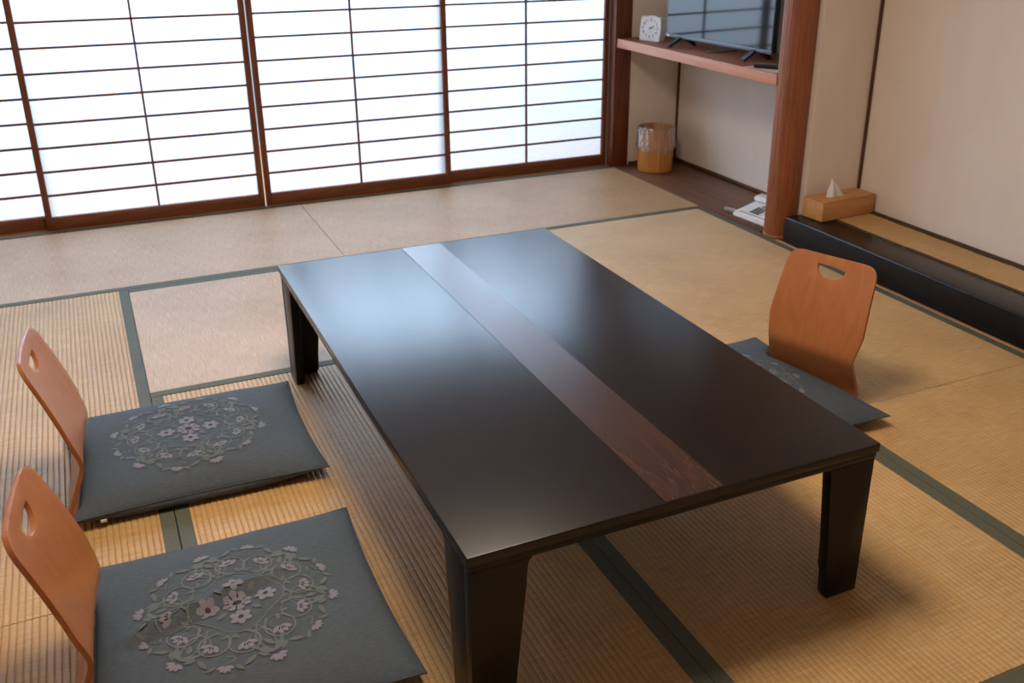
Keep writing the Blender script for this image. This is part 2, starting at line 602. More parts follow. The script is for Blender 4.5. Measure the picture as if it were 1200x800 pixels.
SH = .737
shelf = thing('wall_shelf', 'long brown shelf with pale pinkish front edge carrying the television', 'shelf', (2.745, .25, .689))
box('shelf_board', .004, XB - 2.745 - .001, -.70, 1.0115 - .25 , 0, SH - .689, M_shelf, shelf, .001)
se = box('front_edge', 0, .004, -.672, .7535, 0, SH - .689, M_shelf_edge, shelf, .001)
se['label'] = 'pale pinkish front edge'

beam = tag(box('lacquered_beam', 2.760, 2.918, YS, -.5515, .004, .1215, M_black, None, .006, 3),
           'glossy black lacquered beam edging the raised alcove floor', 'beam')
rf = struct(box('floor_alcove', 2.919, XB, YS, -.5515, -.03, .116, M_board), 'raised alcove floor')
mt = thing('alcove_mat', 'thin straw mat with dark woven edging lying on the raised alcove floor', 'mat', (2.932, -2.6, .1165))
def usuberi():
    Wd, y0, y1 = .236, -2.2, 2.04
    n = 17
    prof = []
    for i in range(n):
        for t, z in ((0, .003), (.15, .0042), (.85, .0042)):
            prof.append(((i + t) * Wd / n, z))
    prof.append((Wd, .003))
    v, f = [], []
    m = 40
    for k in range(m + 1):
        y = y0 + (y1 - y0) * k / m
        for a, z in prof:
            v.append((a, y, z + .0012 * sin(y * 9 + a * 8) * sin(y * 3.1)))
    q = len(prof)
    for k in range(m):
        for i in range(q - 1):
            f.append((k * q + i, k * q + i + 1, (k + 1) * q + i + 1, (k + 1) * q + i))
    pyobj('straw_sheet', v, f, M_tat_y, mt)
    for a0, a1 in ((-.006, .010), (Wd - .026, Wd + .006)):
        v, f = [], []
        m2 = 160
        for k in range(m2 + 1):
            y = y0 + (y1 - y0) * k / m2
            wv = .0022 * sin(y * 21) * sin(y * 7.3 + 1) + .001 * sin(y * 57)
            i0, i1 = (a0, a1 + wv) if a0 < .1 else (a0 + wv, a1)
            for a, z in ((i0, .0), (i0, .0052), (i1, .0060), (i1, .0)):
                v.append((a, y, z + .0012 * sin(y * 9 + a * 8) * sin(y * 3.1) * (z > 0)))
        for k in range(m2):
            for i in range(3):
                f.append((k * 4 + i, k * 4 + i + 1, (k + 1) * 4 + i + 1, (k + 1) * 4 + i))
        e = pyobj('woven_edging', v, f, M_mesh, mt)
usuberi()

# ------------------------------------------------------------------ low table
TX0, TX1, TY0, TY1, TZ = .427, 1.354, -2.603, -.970, .3755
tcx, tcy = (TX0 + TX1) / 2, (TY0 + TY1) / 2
table = thing('low_table', 'large low dark brown table with a lighter figured strip along its top', 'table', (tcx, tcy, 0))
hx, hy = (TX1 - TX0) / 2, (TY1 - TY0) / 2
ix0, ix1 = .830 - tcx, .962 - tcx
box('tabletop', -hx, hx, -hy, hy, TZ - .021, TZ, M_table, table, .0025, 3)
il = box('inlay_strip', ix0, ix1, -hy + .004, hy - .004, TZ - .001, TZ + .0007, M_inlay, table)
il['label'] = 'lighter brown figured strip let into the top'
ins = .004
box('apron', -hx + ins, hx - ins, -hy + ins, hy - ins, TZ - .036, TZ - .0212, M_tedge, table, .002)
def leg(sx, sy):
    """L-shaped leg of two tapering boards, outer faces flush with the edge"""
    bm = bmesh.new()
    zt = TZ - .0365
    th = .026
    # board facing north/south (spans x)
    W0, W1 = .113, .088
    pts = [(0, 0), (0, zt), (W0 + .012, zt), (W0 + .003, zt - .010), (W0, zt - .03), (W0 - .001, zt - .055), (W1 + .003, .07), (W1, .012), (W1 - .006, 0)]
    M1 = Matrix(((1, 0, 0, 0), (0, 0, 1, 0), (0, 1, 0, 0), (0, 0, 0, 1)))
    prism(bm, pts, 0, th, M1)
    # board facing east/west (spans y), kept clear of the first
    W0, W1 = .125, .098
    pts = [(th, 0), (th, zt), (W0 + .012, zt), (W0 + .003, zt - .010), (W0, zt - .03), (W0 - .001, zt - .055), (W1 + .003, .07), (W1, .012), (W1 - .006, 0)]
    M2 = Matrix(((0, 0, 1, 0), (1, 0, 0, 0), (0, 1, 0, 0), (0, 0, 0, 1)))
    prism(bm, pts, 0, th, M2)
    ox, oy = (hx - .005) * sx, (hy - .005) * sy
    for q in bm.verts:
        q.co = Vector((ox - sx * q.co.x, oy - sy * q.co.y, q.co.z))
    bmesh.ops.recalc_face_normals(bm, faces=bm.faces)
    es = [e for e in bm.edges if e.calc_face_angle(0) > .6]
    bmesh.ops.bevel(bm, geom=es, offset=.003, segments=2, affect='EDGES', profile=.5)
    bmobj('leg', bm, M_tedge, table)
for sx in (-1, 1):
    for sy in (-1, 1):
        leg(sx, sy)

# ------------------------------------------------------------------ legless chairs
def arc_path():
    """side profile of the bent back: (d, z) from the floor bend up to the top"""
    ctrl = [(-.046, .010), (-.030, .058), (-.010, .112), (0.0, .146), (-.004, .172), (-.020, .222), (-.052, .320), (-.091, .424)]
    # Catmull-Rom, dense
    out = []
    C = [ctrl[0]] + ctrl + [(-.110, .472)]
    for i in range(1, len(C) - 2):
        p0, p1, p2, p3 = [Vector(C[i + k]) for k in (-1, 0, 1, 2)]
        for k in range(14):
            t = k / 14
            out.append(.5 * ((2 * p1) + (-p0 + p2) * t + (2 * p0 - 5 * p1 + 4 * p2 - p3) * t * t + (-p0 + 3 * p1 - 3 * p2 + p3) * t ** 3))
    out.append(Vector(ctrl[-1]))
    return out
PATH = arc_path()
SL = [0.0]
for a, b in zip(PATH, PATH[1:]):
    SL.append(SL[-1] + (b - a).length)
STOP = SL[-1]
def at_s(s):
    s = max(0, min(STOP, s))
    for i in range(len(SL) - 1):
        if s <= SL[i + 1]:
            t = (s - SL[i]) / (SL[i + 1] - SL[i])
            p = PATH[i].lerp(PATH[i + 1], t)
            j0, j1 = max(0, i - 1), min(len(PATH) - 1, i + 2)
            d = (PATH[j1] - PATH[j0]).normalized()
            return p, Vector((d.y, -d.x))        # point, front normal (forward/up side)
    return PATH[-1], Vector((1, 0))
def inside(p, poly):
    x, y = p
    c = False
    for i in range(len(poly)):
        x1, y1 = poly[i - 1]; x2, y2 = poly[i]
        if (y1 > y) != (y2 > y) and x < (x2 - x1) * (y - y1) / (y2 - y1) + x1:
            c = not c
    return c
def dens(poly, step):
    out = []
    for i in range(len(poly)):
        a = Vector(poly[i]); b = Vector(poly[(i + 1) % len(poly)])
        n = max(1, int((b - a).length / step))
        for k in range(n):
            out.append(tuple(a.lerp(b, k / n)))
    return out
def backrest_mesh(th=.010):
    sK = next(s for s, p in zip(SL, PATH) if p.y > .142)
    sM = next(s for s, p in zip(SL, PATH) if p.y > .222)
    pts = [(-.152, 0), (.152, 0), (.144, sK), (.159, sM), (.145, STOP), (-.145, STOP), (-.159, sM), (-.144, sK)]
    outer = dens(round_poly(pts, [.012, .012, .03, .055, .05, .05, .055, .03]), .008)
    yt = STOP - .031
    arc = [(.047 * cos(a_), yt - .004 - .036 * abs(sin(a_)) ** .9) for a_ in [pi * k / 16 for k in range(17)]]
    hole = dens(round_poly([(-.047, yt)] + [(x_, y_) for x_, y_ in arc[::-1]] + [(.047, yt)], [.004] + [0] * 17 + [.004], 4), .005)
    P = [Vector(p) for p in outer + hole]
    E = [(i, (i + 1) % len(outer)) for i in range(len(outer))]
    o = len(outer)
    E += [(o + i, o + (i + 1) % len(hole)) for i in range(len(hole))]
    s = .007
    while s < STOP:
        x = -.155
        while x < .156:
            q = (x, s)
            if inside(q, outer) and not inside(q, hole):
                if min((Vector(q) - p).length for p in P[:o + len(hole)]) > .005:
                    P.append(Vector(q))
            x += .0195
        s += .009
    r = delaunay_2d_cdt(P, E, [], 0, 1e-6)
    vs, tris = r[0], r[2]
    keep = []
    for t in tris:
        c = sum((vs[i] for i in t), Vector((0, 0))) / 3
        if inside(c, outer) and not inside(c, hole):
            keep.append(t)
    bm = bmesh.new()
    F, B = [], []
    for q in vs:
        p, n = at_s(q.y)
        # a shallow dish across the width
        dish = .010 * (q.x / .15) ** 2 * min(1, q.y / .25)
        c = p + n * dish
        F.append(bm.verts.new((c.x + n.x * th / 2, q.x, c.y + n.y * th / 2)))
        B.append(bm.verts.new((c.x - n.x * th / 2, q.x, c.y - n.y * th / 2)))
    cnt = {}
    for t in keep:
        bm.faces.new([F[i] for i in t])
        bm.faces.new([B[i] for i in t[::-1]])
        for a, b in zip(t, t[1:] + t[:1]):
            cnt[(a, b)] = 1
    for (a, b) in list(cnt):
        if (b, a) not in cnt:
            bm.faces.new((F[b], F[a], B[a], B[b]))
    bm.verts.ensure_lookup_table()
    loose = [q for q in bm.verts if not q.link_faces]
    bmesh.ops.delete(bm, geom=loose, context='VERTS')
    bmesh.ops.recalc_face_normals(bm, faces=bm.faces)
    es = [e for e in bm.edges if len(e.link_faces) == 2 and e.calc_face_angle(0) > .9]
    bmesh.ops.bevel(bm, geom=es, offset=.0013, segments=2, affect='EDGES', profile=.5, clamp_overlap=True)
    return bm
def make_chair(label, loc, rz):
    t = thing('legless_chair', label, 'chair', loc, rz, 'legless bentwood chairs around the table')
    bmobj('backrest', backrest_mesh(), M_chair, t)
    bm = bmesh.new()
    pts = round_poly([(-.047, -.152), (.305, -.140), (.305, .140), (-.047, .152)], [.01, .05, .05, .01])
    prism(bm, pts, .003, .0095)
    # bend that joins the back to the seat
    sec = []
    for k in range(7):
        a = pi / 2 + (pi * .62) * k / 6
        sec.append((-.040 + .012 * cos(a), .0155 - .012 * sin(a) * 1.0))
    bmobj('seat', bm, M_chair, t)
    return t
def copy_tree(o, parent=None):
    c = o.copy()
    COL.objects.link(c)
    if parent is not None:
        c.parent = parent
    for ch in list(o.children):
        copy_tree(ch, c)
    return c
ch1 = make_chair('brown legless chair left of the table, behind the farther left cushion with white tag', (-.186, -1.442, 0), -.058)
ch2 = copy_tree(ch1)
ch2.location = (-.187, -2.175, 0); ch2.rotation_euler = (0, 0, -.081)
ch2['label'] = 'brown legless chair nearest the viewer at the lower left corner'
ch3 = copy_tree(ch1)
ch3.location = (1.884, -1.781, 0); ch3.rotation_euler = (0, 0, pi + .36)
ch3['label'] = 'brown legless chair right of the table, its front and handle slot facing the viewer'

# ------------------------------------------------------------------ floor cushions with embroidered roundel
def make_cushion(label, loc, rz, ax, ay, H=.050, seed=0, crease=None, tag_at=None, chair=None):
    """ax, ay half sizes; plump top, pointed corners; returns its Empty"""
    rnd = random.Random(seed)
    t = thing('floor_cushion', label, 'cushion', loc, rz, 'slate floor cushions on the legless chairs')
    ze = .036
    Mc = Matrix.Translation(loc) @ Matrix.Rotation(rz, 4, 'Z')
    Mi = (Matrix.Translation(chair.location) @ Matrix.Rotation(chair.rotation_euler.z, 4, 'Z')).inverted() @ Mc
    Mb = Mi.inverted()
    ph = [rnd.uniform(0, 6.28) for _ in range(8)]
    def prof(u, w):
        return max(0.0, (1 - abs(u) ** 3.2) * (1 - abs(w) ** 3.2)) ** .62
    def tuck(x, y):
        # the back edge gives way to the backrest it is pushed against
        q = Mi @ Vector((x, y, 0))
        dmin = -.024
        if q.x < dmin + .06:
            fade = max(0, min(1, (.205 - abs(q.y)) / .05))
            fade = fade * fade * (3 - 2 * fade)
            e = dmin + .06 - q.x                      # compress the last stretch smoothly
            nx = dmin + .06 - .06 * math.tanh(e / .06)
            q.x += (nx - q.x) * fade
            q = Mb @ q
            return q.x, q.y
        return x, y
    def xy(u, w, k=.045):
        return tuck(u * ax * (1 - k * (1 - w * w) * abs(u) ** 3), w * ay * (1 - k * (1 - u * u) * abs(w) ** 3))
    def top(u, w):
        x, y = xy(u, w)
        z = ze + H * prof(u, w)
        e = max(abs(u), abs(w))
        z += .0022 * prof(u, w) * (sin(17 * x + 9 * y + ph[0]) * sin(11 * y + ph[1]) + .6 * sin(29 * x - 21 * y + ph[2]))
        # radiating puckers near the corners
        cr = (abs(u) * abs(w)) ** 4
        z += .004 * cr * sin(9 * atan2(1 - abs(u) + .02, 1 - abs(w) + .02) + ph[3]) * prof(u, w) ** .3
        if crease:
            (cx0, cy0, cx1, cy1, amp, wd) = crease
            dx, dy = cx1 - cx0, cy1 - cy0
            L = sqrt(dx * dx + dy * dy)
            s = ((x - cx0) * dx + (y - cy0) * dy) / L
            d = (-(x - cx0) * dy + (y - cy0) * dx) / L
            fall = max(0, min(1, min(s / .06 + .2, (L - s) / .12)))
            z += amp * fall * (math.exp(-(d / wd) ** 2) - .6 * math.exp(-((d + 2.0 * wd) / wd) ** 2))
        return z
    n = 56
    g = [sin(pi / 2 * (2 * i / n - 1)) for i in range(n + 1)]
    v, f = [], []
    for j in range(n + 1):
        for i in range(n + 1):
            x, y = xy(g[i], g[j])
            v.append((x, y, top(g[i], g[j])))
    for j in range(n):
        for i in range(n):
            a = j * (n + 1) + i
            f.append((a, a + 1, a + n + 2, a + n + 1))
    o2 = len(v)
    idx = {}
    for j in range(n + 1):
        for i in range(n + 1):
            if i in (0, n) or j in (0, n):
                idx[(i, j)] = j * (n + 1) + i
            else:
                idx[(i, j)] = len(v)
                pr_ = prof(g[i], g[j])
                x, y = xy(g[i], g[j], .045 - .075 * min(1, 3 * pr_))
                q = Mi @ Vector((x, y, 0))
                on_seat = max(0, min(1, (.185 - abs(q.y)) / .02)) * max(0, min(1, (.335 - q.x) / .02))
                zb = .0015 + .0090 * on_seat
                v.append((x, y, zb + (ze - zb) * (1 - min(1, pr_ * 1.7)) ** 1.3))
    for j in range(n):
        for i in range(n):
            f.append((idx[(i, j)], idx[(i, j + 1)], idx[(i + 1, j + 1)], idx[(i + 1, j)]))
    pyobj('cover', v, f, M_cloth, t)
    # seam cord round the edge
    path = []
    for k in range(4 * 14 + 1):
        q = k / 14
        s = int(q) % 4
        r = 2 * (q - int(q)) - 1
        u, w = ((r, -1), (1, r), (-r, 1), (-1, -r))[s]
        x, y = xy(u, w)
        path.append((x * 1.0, y * 1.0, ze))
    vv, ff = tube_data(path, .0022, 6)
    pyobj('seam_cord', vv, ff, M_cloth, t)
    # ---- embroidery, laid on the surface
    def on(x, y, dz):
        u, w = x / ax, y / ay
        return (x, y, top(u, w) + dz)
    R = .198
    sv, sf = [], []
    def ribbon(V, F, pts, wd, dz=.0012):
        b = len(V)
        m = len(pts)
        for i, (x, y) in enumerate(pts):
            x0, y0 = pts[max(0, i - 1)]; x1, y1 = pts[min(m - 1, i + 1)]
            d = sqrt((x1 - x0) ** 2 + (y1 - y0) ** 2) or 1
            nx, ny = -(y1 - y0) / d, (x1 - x0) / d
            V.append(on(x + nx * wd, y + ny * wd, dz)); V.append(on(x - nx * wd, y - ny * wd, dz))
        for i in range(m - 1):
            F.append((b + 2 * i, b + 2 * i + 1, b + 2 * i + 3, b + 2 * i + 2))
    def blob(V, F, x, y, rx, ry, a, n=9, dz=.0016, tip=0):
        b = len(V)
        V.append(on(x, y, dz + .0004))
        for k in range(n):
            th = 2 * pi * k / n
            px, py = rx * cos(th), ry * sin(th)
            if tip:
                py *= (1 - (px / rx) ** 2 * .75)
            V.append(on(x + px * cos(a) - py * sin(a), y + px * sin(a) + py * cos(a), dz))
        for k in range(n):
            F.append((b, b + 1 + k, b + 1 + (k + 1) % n))
    def pol(r, a):
        return (r * cos(a), r * sin(a))
    flowers = []
    def flower(x, y, r, a, petals=5, half=False):
        V, F = [], []
        for k in range(petals):
            if half:
                th = a + (k - (petals - 1) / 2) * .62
                blob(V, F, x + r * .62 * cos(th), y + r * .62 * sin(th), r * .52, r * .27, th, 8)
            else:
                th = a + 2 * pi * k / petals
                blob(V, F, x + r * .60 * cos(th), y + r * .60 * sin(th), r * .42, r * .33, th, 8)
        fo = pyobj('embroidered_flower', V, F, M_emb_flower, t, False)
        return fo
    # centre rosette and its four satellites
    lv, lf = [], []
    dv, df_ = [], []
    flower(0, 0, .030, .2, 8)
    blob(dv, df_, 0, 0, .010, .010, 0, 10, .0024)
    for k in range(8):
        th = .2 + pi / 8 + 2 * pi * k / 8
        blob(dv, df_, .019 * cos(th), .019 * sin(th), .005, .0022, th, 6, .0024)
    for k in range(4):
        a = k * pi / 2
        x, y = pol(.052 if k % 2 else .058, a)
        flower(x, y, .023, a, 6)
        blob(dv, df_, x, y, .0055, .0055, 0, 8, .0024)
        x2, y2 = pol(.048, a + pi / 4)
        blob(lv, lf, x2, y2, .013, .006, a + pi / 4, 9, .0014, 1)
    ribbon(sv, sf, [pol(.088 + .008 * cos(4 * th), th) for th in [2 * pi * i / 72 for i in range(73)]], .0011)
    # six pairs of curling tendrils, each holding a half blossom
    for k in range(6):
        a0 = k * pi / 3 + .26
        for sgn in (-1, 1):
            a = a0 + sgn * .235
            cx, cy = pol(.128, a)
            pts = []
            for i in range(30):
                th = a + pi + sgn * (.5 + i / 29 * 5.4)
                r = .032 - .004 * i / 29
                pts.append((cx + r * cos(th), cy + r * sin(th)))
            ribbon(sv, sf, pts, .0016)
            flower(cx, cy, .021, a + sgn * .3, 4, True)
            # tendril between pairs
            pts = []
            for i in range(16):
                s = i / 15
                pts.append(pol(.092 + .085 * s, a + sgn * (.29 - .12 * sin(s * pi)) ))
            ribbon(sv, sf, pts, .0012)
            q = pol(.168, a + sgn * .20)
            blob(lv, lf, q[0], q[1], .019, .0075, a + sgn * 1.1, 10, .0015, 1)
            q = pol(.180, a + sgn * .02)
            blob(lv, lf, q[0], q[1], .016, .006, a - sgn * .9, 10, .0015, 1)
            # full ring round each blossom, plus a second looping arc
            ribbon(sv, sf, [(cx + .0305 * cos(t_), cy + .0305 * sin(t_)) for t_ in [2 * pi * i / 28 for i in range(29)]], .0010, .0014)
            c2x, c2y = pol(.132, a0 + sgn * .5 - sgn * .02)
            ribbon(sv, sf, [(c2x + .024 * cos(t_), c2y + .024 * sin(t_)) for t_ in [a + pi * .35 + 1.35 * pi * i / 18 for i in range(19)]], .0010, .0011)
            for rr_, aa_, ll_ in ((.108, .10, .010), (.152, .33, .012), (.192, .14, .012), (.176, .40, .013), (.098, .33, .010)):
                q = pol(rr_, a0 + sgn * aa_)
                blob(lv, lf, q[0], q[1], ll_, ll_ * .42, a0 + sgn * (aa_ + .9), 9, .0013, 1)
            for k2 in range(3):
                q = pol(.128 + .010, a + sgn * .3)
                th = a + sgn * .3 + (k2 - 1) * .5
                blob(dv, df_, cx + .010 * cos(th), cy + .010 * sin(th), .0045, .0014, th, 6, .0024)
        q = pol(.186, a0)
        flower(q[0], q[1], .015, a0, 5, True)
        q = pol(.188, a0 + pi / 6)
        flower(q[0], q[1], .017, a0 + pi / 6, 5, True)
        q = pol(.150, a0 + pi / 6)
        blob(lv, lf, q[0], q[1], .014, .006, a0 + pi / 6 + .5, 9, .0015, 1)
        q = pol(.165, a0 - .06)
        ribbon(sv, sf, [pol(.160 + .018 * i / 10, a0 + .10 * sin(i / 10 * pi)) for i in range(11)], .0011)
    e = pyobj('embroidered_scrolls', sv, sf, M_emb_scroll, t, False); e['kind'] = 'stuff'
    e = pyobj('embroidered_leaves', lv, lf, M_emb_leaf, t, False); e['kind'] = 'stuff'
    e = pyobj('embroidered_centres', dv, df_, M_emb_dark, t, False); e['kind'] = 'stuff'
    if tag_at:
        lb = box('care_tag', tag_at[0] - .007, tag_at[0] + .007, tag_at[1] - .004, tag_at[1] + .001, .016, .023, M_white, t, .0005, 1)
        lb['label'] = 'tiny white sewn-in tag'
    return t
make_cushion('slate green cushion left of the table, the farther of the two, with a white tag', (.076, -1.372, 0), -.01, .322, .275, .046, 3, tag_at=(-.235, -.268), chair=ch1)
make_cushion('slate green cushion nearest the viewer, creased across its flower roundel', (.080, -2.166, 0), -.005, .306, .308, .046, 5, crease=(-.23, -.02, .13, .075, .0125, .016), chair=ch2)
make_cushion('slate green cushion right of the table, half hidden behind the tabletop', (1.625, -1.762, 0), pi + .02, .320, .312, .046, 9, chair=ch3)

# ------------------------------------------------------------------ television niche: set, clock, remote, sheet
tvd = Vector((2.923 - 2.844, -.159 - .664)).normalized()       # along the screen, left to right as seen
tvrz = atan2(tvd.y, tvd.x) + pi / 2 + radians(-1.55)            # local -y axis runs left to right
tv = thing('television', 'flat television with silver lower bezel on the brown shelf', 'television', (2.884, .2525, SH), tvrz)
# local: +y to viewer's left, -x toward the room
TW, THt = .835, .485
z0 = .043
def tv_parts():
    bm = bmesh.new()
    add_box(bm, .002, .030, -TW / 2, TW / 2, z0 + .004, z0 + THt, .004)
    add_box(bm, .030, .062, -TW / 2 + .09, TW / 2 - .09, z0 + .03, z0 + .30, .012)
    bmobj('housing', bm, M_blackp, tv)
    box('screen', -.0012, .0019, -TW / 2 + .009, TW / 2 - .009, z0 + .020, z0 + THt - .010, M_screen, tv, .0004, 1)
    bz = box('lower_bezel', -.004, .0018, -TW / 2, TW / 2, z0, z0 + .0185, M_silver, tv, .0015)
    bz['label'] = 'silver lower bezel'
    for s, a in ((1, TW / 2 - .004), (-1, -TW / 2 + .004)):
        box('side_bezel', -.002, .0018, a - .004, a + .004, z0 + .019, z0 + THt, M_blackp if s < 0 else M_silver, tv, .001)
    box('top_bezel', -.002, .0018, -TW / 2 + .0085, TW / 2 - .0085, z0 + THt - .0095, z0 + THt, M_blackp, tv, .001)
    lg = box('badge', -.0052, -.0041, TW / 2 - .036, TW / 2 - .012, z0 + .005, z0 + .013, M_white, tv, .0003, 1)
    lg['label'] = 'small pale badge'
    for yc in (.295, -.295):
        bm = bmesh.new()
        for sx in (-1, 1):
            # splayed foot: slim bar from under the set to the shelf
            p0 = Vector((.014, yc, z0 + .010)); p1 = Vector((.014 + sx * .085, yc + .03 * sx * (1 if yc > 0 else 1) * -1 * 0, .006))
            vv, ff = [], []
            d = p1 - p0
            for k in range(5):
                s = k / 4
                c = p0.lerp(p1, s)
                hw, hh = .013, .010 - .002 * s
                for (a, b) in ((-hw, -hh + .002), (hw, -hh + .002), (hw, hh), (-hw, hh)):
                    vv.append(Vector((c.x, c.y + a, max(0.0, c.z + b))))
            bv = [bm.verts.new(q) for q in vv]
            for k in range(4):
                for i in range(4):
                    j = (i + 1) % 4
                    bm.faces.new((bv[k * 4 + i], bv[k * 4 + j], bv[k * 4 + 4 + j], bv[k * 4 + 4 + i]))
            bm.faces.new(bv[:4]); bm.faces.new(bv[16:20])
        bmobj('foot', bm, M_blackp, tv)
tv_parts()
cab = []
for i in range(34):
    s = i / 33
    a = pi * 1.15 * s + .2
    cab.append((2.935 - .055 * sin(a) * 1.0 + .02 * s, .36 - .17 * s + .02 * sin(a * 2), SH + .0036 + .010 * s * s))
vv, ff = tube_data(cab, .0034, 8)
tag(pyobj('power_cable', vv, ff, M_blackp), 'black cable looped on the shelf under the television', 'cable')

pp = thing('printed_sheet', 'pale sheet of paper under the remote control at the right end of the shelf', 'paper', (2.822, -.275, SH), .06)
box('sheet', -.068, .068, -.105, .105, .0003, .0011, M_paper, pp)
rc = thing('remote_control', 'black remote control lying on the pale sheet on the shelf', 'remote', (2.832, -.282, SH + .0013), .62)
box('body', -.024, .024, -.085, .085, 0, .018, M_blackp, rc, .005, 3)
for i in range(6):
    for j in range(3):
        box('button', -.016 + j * .0125, -.009 + j * .0125, .045 - i * .020, .055 - i * .020, .0176, .0192, M_grey, rc, .001, 1)

# alarm clock
cl = thing('alarm_clock', 'square white alarm clock with black numerals on the left end of the shelf', 'clock', (2.855, .840, SH), 0)
cdir = Vector((2.863 - 2.817, .760 - .907)).normalized()
cl.rotation_euler = (0, 0, atan2(cdir.y, cdir.x))
# local x: left to right along the face; -y toward the viewer; face leans back slightly
tilt = Matrix.Rotation(radians(-5), 4, 'X')
def tilted(bm):
    for q in bm.verts:
        q.co = tilt @ q.co
    return bm
CW, CHt = .150, .128
bm = bmesh.new()
pts = round_poly([(-CW / 2, 0), (CW / 2, 0), (CW / 2 - .006, CHt), (-CW / 2 + .006, CHt)], [.008, .008, .012, .012])
pts = []
base = [(-.072, .0), (.072, .0), (.0755, .06), (.069, .128), (-.069, .128), (-.0755, .06)]
pts = round_poly(base, [.010, .010, .05, .014, .014, .05], 5)
MY = Matrix(((1, 0, 0, 0), (0, 0, -1, 0), (0, 1, 0, 0), (0, 0, 0, 1)))
prism(bm, pts, -.050, 0, MY)
for q in bm.verts:
    if q.co.y > .02:
        q.co.x *= .9
es = [e for e in bm.edges if e.calc_face_angle(0) > .9]
bmesh.ops.bevel(bm, geom=es, offset=.003, segments=2, affect='EDGES')
tilted(bm)
for q in bm.verts:
    q.co.z = max(q.co.z, 0.0)
bmobj('case', bm, M_white, cl)
bm = bmesh.new()
prism(bm, round_poly([(-.032, .1265), (.032, .1265), (.028, .1335), (-.028, .1335)], [.002, .002, .003, .003]), -.040, -.008, MY)
bmobj('snooze_button', tilted(bm), M_white, cl)
bm = bmesh.new()
dp = [(q[0] * .90, .067 + (q[1] - .064) * .84) for q in pts]
prism(bm, dp, .0005, .0012, MY)
dial = bmobj('dial', tilted(bm), M_dial, cl)
def text_mesh(body, size):
    cu = bpy.data.curves.new('numeral', 'FONT')
    cu.body = body
    cu.size = size
    cu.align_x = 'CENTER'; cu.align_y = 'CENTER'
    cu.extrude = .0002
    ob = bpy.data.objects.new('numeral_source', cu)
    COL.objects.link(ob)
    bpy.context.view_layer.update()
    dg = bpy.context.evaluated_depsgraph_get()
    me = bpy.data.meshes.new_from_object(ob.evaluated_get(dg))
    bpy.data.objects.remove(ob)
    bpy.data.curves.remove(cu)
    me.name = 'numeral'
    return me
Tm = tilt @ Matrix.Translation((0, -.0016, .067)) @ Matrix(((1, 0, 0, 0), (0, 0, -1, 0), (0, 1, 0, 0), (0, 0, 0, 1)))
for h in range(1, 13):
    a = radians(90 - 30 * h)
    x, y = .053 * cos(a), .045 * sin(a)
    me = text_mesh(str(h), .0235)
    me.transform(Tm @ Matrix.Translation((x, y, 0)))
    me.materials.append(M_print)
    o = bpy.data.objects.new('numeral', me); COL.objects.link(o); o.parent = dial
def hand(name, ang, l, wd, m, zoff):
    bm = bmesh.new()
    prism(bm, [(-.008, -wd), (l, -wd * .6), (l, wd * .6), (-.008, wd)], 0, .0008)
    a = radians(90 - ang)
    bm.transform(Tm @ Matrix.Translation((0, 0, zoff)) @ Matrix.Rotation(a, 4, 'Z'))
    bmobj(name, bm, m, cl)
hand('hour_hand', 62, .030, .0022, M_print, .0006)
hand('minute_hand', 86, .037, .0016, M_print, .0018)
hand('alarm_hand', 150, .022, .0010, mat('pale_hand', rgb(170, 160, 160), .5), .0002)
bm = bmesh.new()
prism(bm, [(.004 * cos(i), .004 * sin(i)) for i in [2 * pi * k / 10 for k in range(10)]], 0, .004)
bm.transform(Tm); bmobj('hub', bm, M_grey, cl)

# ------------------------------------------------------------------ waste bin with bag
bn = thing('waste_bin', 'round bentwood waste bin lined with a clear plastic bag in the niche corner', 'bin', (2.928, .835, .0025))
v, f = lathe_data([(0, .001), (.098, .001), (.101, .004), (.1045, .25), (.1035, .253), (.1005, .253), (.0985, .25), (.096, .012), (0, .012)], 48)
pyobj('bin_body', v, f, M_bin, bn)
bx = []
for k in range(2):
    pass
a = radians(-112)
bm = bmesh.new()
prism(bm, [(.1038, -.006), (.1055, -.006), (.1055, .006), (.1038, .006)], .004, .249, Matrix.Rotation(a, 4, 'Z'))
for q in bm.verts:
    k = .9715 + .0335 * (q.co.z / .25)
    q.co.x *= k; q.co.y *= k
sj = bmobj('lap_joint', bm, wood('lap_joint', rgb(190, 128, 60), rgb(212, 150, 80), 'z', .45, .4, 60), bn)
v, f = [], []
rb = random.Random(4)
rows = [(.088, .12), (.094, .20), (.0975, .245), (.1025, .2565), (.108, .252), (.1085, .225), (.1095, .19), (.1105, .16), (.1125, .128)]
nb = 72
for k, (r, z) in enumerate(rows):
    for i in range(nb):
        a = 2 * pi * i / nb
        amp = .0016 if k < 4 else .0004 + .0028 * (k - 3) / 5
        rr = r + amp * (sin(9 * a + k * .7) + .8 * sin(17 * a - k) + .5 * sin(31 * a + 2 * k))
        zz = z + (.010 * sin(a * 2 + 2.2) + .006 * sin(5 * a)) * (k / 8 if k >= 5 else 0)
        v.append((rr * cos(a), rr * sin(a), zz))
for k in range(len(rows) - 1):
    for i in range(nb):
        j = (i + 1) % nb
        f.append((k * nb + i, k * nb + j, (k + 1) * nb + j, (k + 1) * nb + i))
bg_ = pyobj('bag_liner', v, f, M_bag, bn)
bg_['label'] = 'clear plastic bag folded over the rim'

# ------------------------------------------------------------------ telephone
ph = thing('telephone', 'white push button desk telephone on the niche floor half behind the pillar', 'telephone', (2.905, -.195, .0025), radians(6))
